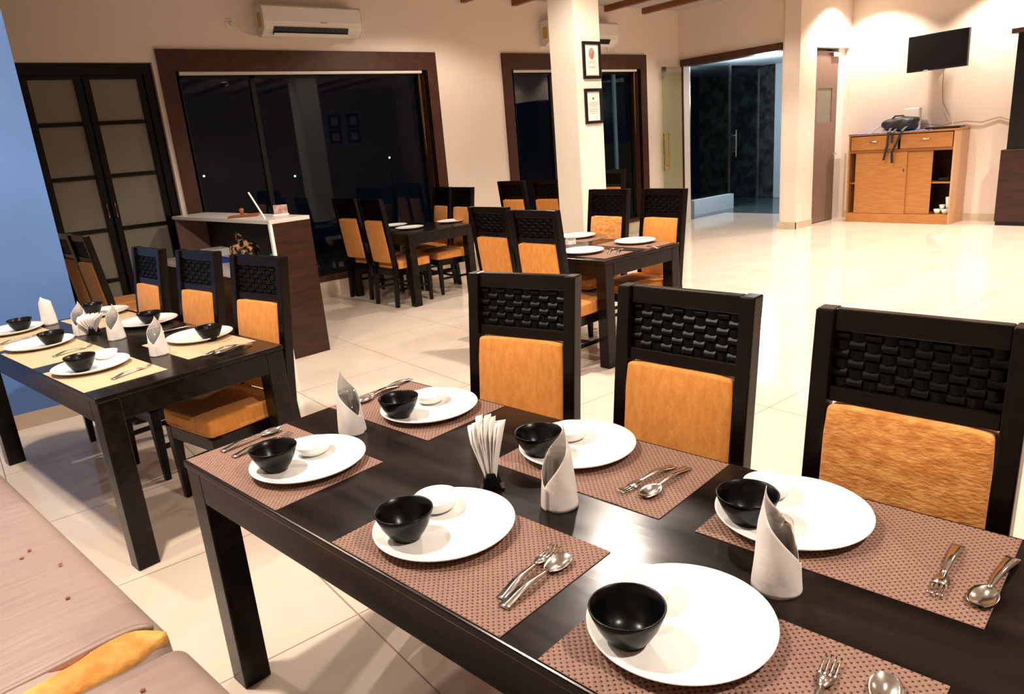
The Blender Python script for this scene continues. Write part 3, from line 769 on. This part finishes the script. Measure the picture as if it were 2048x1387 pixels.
# local: x<0 = towards wall, y along edge (far positive)
def cushion(name, y0, y1, ztop, tear=False):
    b = B(); NX, NY = 18, 40; D = .62; Rr = .055; th = .13; prof = []
    prof += [(-.012, ztop-th)]
    for k in range(9):
        a = PI/2*k/8; prof.append((-Rr+Rr*math.cos(a), ztop-Rr+Rr*math.sin(a)))
    for k in range(1, 12): prof.append((-Rr-(D-Rr)*k/11, ztop+.012*math.sin(PI*k/11)))
    prof += [(-D, ztop-th)]
    rings = []
    for j in range(NY+1):
        y = y0+(y1-y0)*j/NY; e = max(0, min(y-y0, y1-y)); f = min(1, e/.05); sh = (1-(1-f)**2)**.5 if f < 1 else 1
        drop = .030*(1-sh); inn = .018*(1-sh)
        rings.append([(x-(inn if x > -.2 else 0), y, z-(drop if z > ztop-.06 else 0)) for x, z in prof])
    loft(b, rings); return obj(name, b, M['rexine'], t, smooth=True)
YS = -1.697                                   # the seam, local y
c1 = cushion('seat_cushion', YS+.004, 1.55, ZB)
c2 = cushion('seat_cushion', YS-1.9, YS-.004, ZB)
# exposed foam: a long wedge lying in the split along the seam
def interp(tab, x):
    for (xa, ya), (xb, yb) in zip(tab, tab[1:]):
        if xb <= x <= xa: return ya+(yb-ya)*(x-xa)/(xb-xa)
    return tab[-1][1]
UPE = [(-.011, -1.645), (-.033, -1.618), (-.055, -1.602), (-.12, -1.595), (-.24, -1.599), (-.62, -1.590)]
LOE = [(-.011, -1.647), (-.03, -1.664), (-.07, -1.680), (-.11, -1.692), (-.62, -1.694)]
b = B(); rings = []
for k in range(33):
    q = k/32; x = -.012-.60*q; yu, yl = interp(UPE, x), interp(LOE, x); edge = min(1, q*9)
    zt = ZB+.007*edge-.012*(1-edge); ring = []
    for j in range(11):
        e = j/10; ring.append((x, yl+(yu-yl)*e, zt+.004*math.sin(PI*e)*edge+.0025*math.sin(6*e+13*q)*edge-.020*(max(0, .45-e)/.45)**1.6*edge))
    ring += [(x, yu, zt-.03), (x, yl, zt-.05)]
    rings.append(ring)
loft(b, rings); obj('exposed_foam', b, M['foam'], t, smooth=True)
b = B(); rings = []
for k in range(9):
    q = k/8; x = -.17-.085*q; wd = .014*math.sin(PI*q)+.001; yu = interp(UPE, x)
    rings.append([(x, yu-.004-wd, ZB+.0112), (x, yu-.002, ZB+.0125), (x, yu-.002, ZB+.004), (x, yu-.004-wd, ZB+.004)])
loft(b, rings); obj('foam_gouge', b, M['foam_dark'], t)
b = B(); rings = []                            # raised torn lip of the covering
for k in range(33):
    q = k/32; x = -.030-.59*q; y = interp(UPE, x); z = ZB+.006+.003*math.sin(PI*q)-.006*max(0, 1-q*12)
    rings.append([(x, y-.002, z+.001), (x, y+.001, z+.0065), (x, y+.008, z+.0075), (x, y+.03, z+.000), (x, y+.03, z-.006), (x, y+.001, z-.004)])
loft(b, rings); obj('torn_edge', b, M['rexine'], t, smooth=True)
for (u, v) in ((58, 1097), (43, 1113), (120, 1125), (135, 1192), (285, 1376)):
    p = at(u, v, ZB+.013); q = p-Vector(t.location); a = -t.rotation_euler.z
    lx0 = q.x*math.cos(a)-q.y*math.sin(a); ly0 = q.x*math.sin(a)+q.y*math.cos(a)
    b = B(); lathe(b, [(0, .0022), (.0045, .0018), (.006, 0), (0, -.002)], 7, (lx0, ly0, ZB+.0085)); obj('burn_hole', b, M['foam_dark'], t)
b = B(); box(b, -.60, -.035, YS-1.88, 1.55, 0, ZB-.125); obj('bench_base', b, M['white'], t)

# ------------------------------------------------------------------ reception counter
CT = 1.125
t = thing('reception_counter', 'dark walnut reception counter with white top before the large window', 'counter', (1.995, 5.50, 0), R(4.6))
LY = 2.15; WX = .345
bx('end_panel', M['walnut'], (.022, WX, 0, .03, 0, CT-.03), t)
bx('edge_strip', M['white'], (0, .022, 0, .03, 0, CT-.03), t)
bx('counter_top', M['counter_white'], (0, WX, 0, LY, CT-.03, CT), t, bevel=.002)
bx('front_panel', M['walnut'], (WX-.03, WX, .03, LY, 0, CT-.03), t)
bx('inner_end_panel', M['door_grey'], (.02, WX-.03, LY-.03, LY, .75, CT-.03), t)  # dull finish stands in for the shade under the top
bx('worktop', M['counter_white'], (-.25, WX-.03, .03, LY, .70, .73), t, bevel=.002)
bx('inner_shade_sheet', M['dark_blk'], (WX-.036, WX-.03, .03, LY-.03, .73, CT-.03), t)  # black sheet added as painted shade inside the counter recess
bx('lower_panel', M['walnut'], (-.22, -.20, .05, LY, 0, .70), t)
# white slanted stick standing on the counter
p1, p2 = on_y(529, 430, 5.75), on_y(497, 385, 5.95)
p1.z = max(p1.z, CT)
b = B(); tube(b, [(p1.x, p1.y, CT), p2], .007, 8); tag(obj('slanted_rod', b, M['white']), 'thin slanted white rod rising from the counter top', 'rod')
# wooden pen stand
p = at(485, 432, CT+.01)
t = thing('pen_stand', 'small reddish wooden pen stand with round knob on the counter', 'pen stand', (p.x, p.y, CT), R(-38))
b = B(); loft(b, [[(-.13, -.02, 0), (.13, -.02, 0), (.13, .02, 0), (-.13, .02, 0)], [(-.11, -.03, .02), (.15, -.03, .028), (.15, .03, .028), (-.11, .03, .02)]]); obj('stand_base', b, M['wood_red'], t, bevel=.004)
b = B(); lathe(b, [(0, 0), (.018, 0), (.012, .02), (.02, .035), (.018, .05), (0, .058)], 20, (0, 0, .022)); obj('knob', b, M['wood_red'], t, smooth=True)
p = at(563, 430, CT)
t = thing('card_holder', 'small brown card block with paper at the end of the white counter', 'card holder', (p.x, p.y, CT), R(-35))
bx('card_block', noise_mat('card_print', (.30, .16, .12), (.55, .40, .33), ns=30, rough=.6), (-.055, .055, -.012, .012, .012, .085), t, bevel=.002)
bx('card_tray', M['white'], (-.06, .06, -.03, .02, 0, .012), t, bevel=.002)
# handbag on the worktop
p = at(425, 500, .75)
b = B(); bmesh.ops.create_icosphere(b, subdivisions=4, radius=1)
for v in b.verts:
    n_ = v.co.normalized(); f = 1+.12*math.sin(7*n_.x+3*n_.z)+.08*math.sin(11*n_.y+5*n_.x)
    v.co = Vector((n_.x*.10*f, n_.y*.17*f, max(-.99, n_.z)*.105*f+.105))
t = thing('handbag', 'crumpled leopard print handbag on the counter worktop', 'bag', (2.0, 6.20, .732))
obj('bag_body', b, M['bag_print'], t, smooth=True)
b = B(); tube(b, [(-.02, -.12, .14), (-.03, -.07, .25), (-.03, .05, .27), (-.02, .11, .15)], .008, 8); obj('bag_handle', b, M['bag_print'], t, smooth=True)
for (u, v, s, k) in ((508, 497, 1.0, 'left'), (520, 497, .9, 'right')):
    q = on_x(u, v, 2.15); b = B(); lathe(b, [(0, 0), (.03*s, 0), (.034*s, .08), (.03*s, .085), (0, .085)], 20); o = obj('tumbler', b, M['teal_plastic'], smooth=True)
    o.location = (2.15, 5.82+(.12 if k == 'left' else 0), .732); tag(o, 'small teal tumbler under the counter top, ' + k + ' one', 'cup', 'teal tumblers on the worktop')
q = at(370, 475, .9)
tag(bx('paper_stack', M['white'], (1.95, 2.15, 7.1, 7.35, .732, .80)), 'white paper stack at the far end of the counter worktop', 'paper')
tag(bx('blue_folder', mat('blue_folder', (.02, .05, .35), .4), (1.80, 1.98, 6.55, 6.85, .732, .765)), 'blue folder on the counter worktop between chair backs', 'folder')

# ------------------------------------------------------------------ air conditioners
def aircon(x0, x1, zb, zt, label):
    t = thing('air_conditioner', label, 'air conditioner', (x0, YB, zb), 0, 'wall air conditioners')
    L = x1-x0; H_ = zt-zb; b = B(); prof = [(0, 0.01), (0, H_), (-.17, H_), (-.205, H_*.92), (-.215, H_*.45), (-.20, H_*.22), (-.15, .03), (-.10, 0)]
    loft(b, [[(x, y, z) for y, z in prof] for x in (0.012, L-.012)]); obj('body', b, M['white_plastic'], t, bevel=.008, seg=3)
    for x in (0, L-.012):
        b = B(); loft(b, [[(xx, y*1.01, z) for y, z in prof] for xx in (x, x+.012)]); obj('end_cap', b, M['white_plastic'], t, bevel=.004)
    b = B(); loft(b, [[(x, -.214, H_*.27), (x, -.165, H_*.045), (x, -.153, H_*.055), (x, -.199, H_*.29)] for x in (.10, L-.18)])
    obj('air_outlet', b, M['black_plastic'], t)
    b = B(); loft(b, [[(x, -.200, H_*.12), (x, -.172, H_*.03), (x, -.169, H_*.035), (x, -.197, H_*.13)] for x in (.10, L-.18)])
    v = obj('louvre', b, M['white_plastic'], t); v.location = (0, .004, -.012)
    bx('badge', mat('silver', (.6, .5, .35), .3, metal=1), (L*.55, L*.62, -.2165, -.2145, H_*.42, H_*.46), t)
    bx('energy_label', mat('label_yellow', (.55, .4, .12), .6), (-.0015, .0, -.15, -.06, H_*.3, H_*.75), t)
a1, a2 = on_y(520, 5, YB-.2), on_y(728, 75, YB-.2)
aircon(a1.x, a2.x+.0, a2.z, a1.z, 'white split air conditioner above the large window')
a1, a2 = on_y(1098, 38, YB-.2), on_y(1238, 93, YB-.2)
aircon(a1.x, a2.x, a2.z, a1.z, 'white air conditioner partly hidden behind the column')
p = on_y(461, 48, YB)
t = thing('wall_socket', 'small white wall socket left of the air conditioner', 'socket', (p.x, YB, p.z))
bx('socket_plate', M['paint_col'], (-.05, .05, -.01, 0, -.05, .05), t, bevel=.003)
b = B(); cyl(b, (0, -.01, 0), (0, -.05, 0), .02); obj('plug', b, M['white'], t, smooth=True)
b = B(); tube(b, [(p.x, YB-.05, p.z-.01), (p.x+.08, YB-.03, p.z-.07), (p.x+.2, YB-.02, p.z-.11), (a_ and on_y(520, 72, YB-.02).x, YB-.03, on_y(520, 72, YB-.02).z)], .006, 8)
tag(obj('power_cable', b, M['white_plastic']), 'thin white cable from the socket to the air conditioner', 'cable')
p = on_y(932, 408, YB); tag(bx('switch_plate', M['paint_col'], (p.x-.09, p.x+.09, YB-.012, YB, p.z-.04, p.z+.04), bevel=.003), 'pale switch plate low on the cream wall between the windows', 'switch')
p = on_y(1222, 95, YB-.02); b = B(); tube(b, [(p.x-.12, YB-.06, p.z+.02), (p.x-.05, YB-.02, p.z-.07), (p.x+.08, YB-.015, p.z-.06), (p.x+.03, YB-.015, p.z+.03)], .006, 8)
tag(obj('drain_hose', b, M['paint_col']), 'thin pale hose looping under the air conditioner right of the column', 'hose')

# ------------------------------------------------------------------ framed certificates on the column
def cert(z0, z1, x0, x1, label, kind):
    y = CY0; t = thing('picture_frame', label, 'framed certificate', (x0, y, z0)); L, H_ = x1-x0, z1-z0; f = .026
    b = B(); box(b, 0, L, -.02, 0, 0, f); box(b, 0, L, -.02, 0, H_-f, H_); box(b, 0, f, -.02, 0, f, H_-f); box(b, L-f, L, -.02, 0, f, H_-f)
    obj('frame', b, M['dark_blk'], t, bevel=.003)
    pg = bx('certificate', M['paper'], (f, L-f, -.008, -.001, f, H_-f), t)
    if kind == 0:
        b = B(); lathe(b, [(0, 0), (.035, 0), (.035, .001), (0, .001)], 24)
        for v in b.verts: v.co = Vector((L/2+v.co.x, -.009-v.co.z, H_-.10+v.co.y*1.35))
        obj('crest', b, M['maroon'], pg)
        rows = ((.47, .11), (.43, .08), (.33, .09), (.30, .06), (.10, .14))
    else:
        b = B(); lathe(b, [(0, 0), (.010, 0), (.010, .001), (0, .001)], 16)
        for v in b.verts: v.co = Vector((L/2+v.co.x, -.009-v.co.z, H_-.085+v.co.y))
        obj('seal', b, M['brass'], pg)
        rows = ((.60, .10), (.55, .12), (.50, .09), (.42, .12), (.36, .11), (.30, .06))
    b = B()
    for q, wd in rows: box(b, L/2-wd/2, L/2+wd/2, -.0092, -.0085, H_*q-.003, H_*q+.003)
    obj('text_lines', b, M['ink'], pg)
cert(2.035, 2.345, CX0+.085, CX0+.275+.03, 'black framed certificate with reddish crest, upper one on the column', 0)
cert(1.655, 1.955, CX0+.085, CX0+.275+.022, 'black framed certificate with small seal, lower one on the column', 1)

# ------------------------------------------------------------------ television, sideboard, tall cabinet
t = thing('television', 'flat black television mounted high on the cream wall', 'television', (10.95, 4.33, 2.265), 0)
t.rotation_euler = (0, 0, R(-5))
bx('screen', M['screen'], (-.02, 0, -.38, .38, -.215, .235), t, bevel=.004)
bx('bezel', M['black_plastic'], (-.018, .035, -.39, .39, -.228, .240), t, bevel=.006)
bx('logo', M['white_plastic'], (-.0215, -.020, .10, .16, -.222, -.216), t)
bx('wall_bracket', M['black_plastic'], (.035, .24, -.08, .08, -.1, .1), t)
p = on_x(1890, 140, 11.17)
b = B(); tube(b, [(11.14, 4.31, 2.05), (11.185, 4.32, 1.8), (11.185, 4.30, 1.6), (11.18, 4.20, 1.42), (11.12, 4.12, 1.29)], .006, 8); tag(obj('television_cable', b, M['cable']), 'thin cable hanging from the television to the sideboard', 'cable')
SH = 1.262
t = thing('sideboard', 'light oak sideboard with two drawers and half open sliding doors', 'cabinet', (10.72, 3.93, 0))
LL = 1.43; DD = .465
b = B(); box(b, 0, DD, 0, .022, 0, SH-.022); obj('side_panel', b, M['laminate_side'], t, bevel=.002)
b = B(); box(b, 0, DD, LL-.022, LL, 0, SH-.022); obj('side_panel', b, M['laminate'], t, bevel=.002)
bx('top_panel', M['laminate'], (-.006, DD, -.004, LL+.004, SH-.022, SH), t, bevel=.002)
bx('back_panel', M['walnut'], (DD-.012, DD-.004, .022, LL-.022, .1, SH-.022), t)
bx('plinth', M['laminate'], (.004, .024, .022, LL-.022, 0, .13), t, bevel=.002)
bx('bottom_panel', M['laminate'], (.024, DD-.012, .022, LL-.022, .11, .13), t)
bx('shelf', M['laminate'], (.06, DD-.012, .022, LL-.022, .55, .57), t)
bx('rail', M['laminate_edge'], (.002, .03, .022, LL-.022, .995, 1.03), t)
for y0, y1 in ((.035, .70), (.735, LL-.035)):
    dr = bx('drawer', M['laminate'], (-.003, .02, y0, y1, 1.035, SH-.035), t, bevel=.003)
    b = B(); yc = (y0+y1)/2; tube(b, [(-.003, yc-.055, 1.15), (-.028, yc-.045, 1.15), (-.028, yc+.045, 1.15), (-.003, yc+.055, 1.15)], .009, 8); obj('drawer_handle', b, M['steel'], dr, smooth=True)
d1 = bx('sliding_door', M['laminate'], (.008, .024, .60, 1.32, .135, .99), t, bevel=.002)
bx('door_lock', M['steel'], (.0, .008, .625, .645, .72, .76), d1)
d2 = bx('sliding_door', M['laminate'], (.032, .048, .275, .70, .135, .99), t, bevel=.002)
# crockery inside
for i, (dy, z, r_, h_) in enumerate(((.10, .13, .055, .07), (.20, .13, .05, .065), (.14, .195, .04, .06), (.07, .20, .035, .16))):
    b = B(); lathe(b, [(0, 0), (r_*.6, 0), (r_, h_), (r_*.92, h_), (r_*.5, .01), (0, .01)], 24); o = obj('white_cup', b, M['plate'], smooth=True); o.location = (10.84, 3.93+dy, z+.002)
    tag(o, ['wide white cup on the sideboard floor, right one', 'wide white cup on the sideboard floor, left one', 'small cup stacked upon the others inside the sideboard', 'tall white cup at the right inside the sideboard'][i], 'cup', 'white crockery in the sideboard')
tag(bx('dark_box', M['black_plastic'], (10.85, 11.0, 4.02, 4.15, .571, .62)), 'small dark box on the sideboard shelf', 'box')
tag(bx('table_runner', M['blue_cloth'], (10.705, 11.15, 4.25, 5.37, SH, SH+.006)), 'blue chequered cloth on top of the sideboard', 'cloth')
# backpack
bp_z = SH+.006
t = thing('backpack', 'black backpack lying on the sideboard with dangling straps', 'backpack', (10.89, 4.72, bp_z))
b = B(); bmesh.ops.create_icosphere(b, subdivisions=4, radius=1)
for v in b.verts:
    n_ = v.co.normalized(); p_ = 3.2
    k_ = (abs(n_.x)**p_+abs(n_.y)**p_+abs(n_.z)**p_)**(-1/p_)
    f = 1+.05*math.sin(9*n_.y+4*n_.z)
    v.co = Vector((n_.x*k_*.15*f, n_.y*k_*.23*f, (n_.z*k_*.085*f*(1.1-.25*n_.y)+.095)))
obj('bag_body', b, M['backpack'], t, smooth=True)
for pts in ([(-.12, -.15, .08), (-.215, -.12, .01), (-.235, -.06, -.16), (-.235, -.01, -.28), (-.235, -.02, -.42)], [(-.12, .06, .08), (-.215, .06, 0), (-.235, .06, -.18), (-.235, .10, -.38)], [(-.12, -.02, .06), (-.215, .01, -.01), (-.232, .0, -.15)]):
    b = B(); rings = []
    for i, q in enumerate(pts): rings.append([(q[0]-.004, q[1]-.016, q[2]), (q[0]+.004, q[1]-.016, q[2]), (q[0]+.004, q[1]+.016, q[2]), (q[0]-.004, q[1]+.016, q[2])])
    loft(b, rings); obj('strap', b, M['backpack'], t)
b = B(); tube(b, [(-.05, -.1, .17), (-.06, -.05, .21), (-.06, .05, .21), (-.05, .1, .17)], .012, 8); obj('grab_handle', b, M['backpack'], t, smooth=True)
tag(bx('router', M['white_plastic'], (11.05, 11.15, 4.55, 4.75, bp_z, bp_z+.30), bevel=.01), 'white box standing behind the backpack', 'box')
t = thing('laptop', 'closed thin black laptop at the right end of the sideboard', 'laptop', (10.93, 4.15, SH+.006), R(6))
bx('laptop_base', M['black_plastic'], (-.13, .13, -.21, .21, 0, .016), t, bevel=.003); bx('laptop_lid', M['screen'], (-.13, .13, -.21, .21, .018, .026), t, bevel=.003)
b = B(); tube(b, [(11.1, 5.2, SH+.01), (11.18, 5.1, SH+.10), (11.17, 4.9, SH+.05), (11.18, 4.6, SH+.09), (11.17, 4.3, SH+.05), (11.18, 4.0, SH+.08), (11.18, 3.8, SH+.05), (11.185, 3.6, SH+.10), (11.185, 3.45, SH+.04), (11.185, 3.38, SH-.15)], .007, 8)
tag(obj('loose_cable', b, M['cable']), 'tangled thin cable running along the wall above the sideboard', 'cable')
b = B(); tube(b, [(11.18, 3.46, .72), (11.18, 3.42, .6), (11.18, 3.44, .45), (11.18, 3.40, .30)], .005, 8); tag(obj('loose_cable', b, M['cable']), 'short dangling cable low on the wall beside the tall cabinet', 'cable')
t = thing('tall_cabinet', 'tall near-black cabinet at the right edge with wider base unit', 'cabinet', (10.80, 3.42, 0))
bx('base_unit', M['walnut'], (.0, .39, -1.3, 0, .05, .96), t, bevel=.004); bx('plinth', M['dark_blk'], (.02, .39, -1.28, -.01, 0, .05), t)
bx('upper_unit', M['dark_blk'], (.03, .39, -1.3, -.05, .96, 2.34), t, bevel=.004); bx('cornice', M['walnut'], (-.01, .39, -1.3, .015, 2.34, 2.40), t, bevel=.006)

# ------------------------------------------------------------------ things only mirrored in the night glass
for i, (u, v) in enumerate(((677, 242), (714, 240), (680, 273), (717, 271))):
    p = on_y(u, v, YB*2+3.28); t = thing('picture_frame', ['upper left', 'upper right', 'lower left', 'lower right'][i] + ' of four dark square pictures mirrored in the large window', 'picture', (p.x, -3.30, min(p.z, 3.0)), 0, 'four square pictures')
    bx('frame', M['dark_blk'], (-.19, .19, 0, .02, -.19, .19), t); bx('picture', M['ink'], (-.10, .10, .02, .022, -.10, .10), t)
for (u, v, r_, lab) in ((408, 352, .016, 'left'), (590, 352, .016, 'middle'), (779, 315, .016, 'right')):
    p = on_y(u, v, 12.0); t = thing('garden_lamp', 'tiny white point of light outside the large window, ' + lab + ' one', 'lamp', (p.x, p.y, 0), 0, 'distant lamps in the night')
    b = B(); bmesh.ops.create_icosphere(b, subdivisions=2, radius=r_)
    for v_ in b.verts: v_.co.z += p.z
    obj('lamp_head', b, M['far'], t, smooth=True)
    b = B(); cyl(b, (0, 0, -.1), (0, 0, p.z-r_), .01, 8); obj('post', b, M['dark_blk'], t)
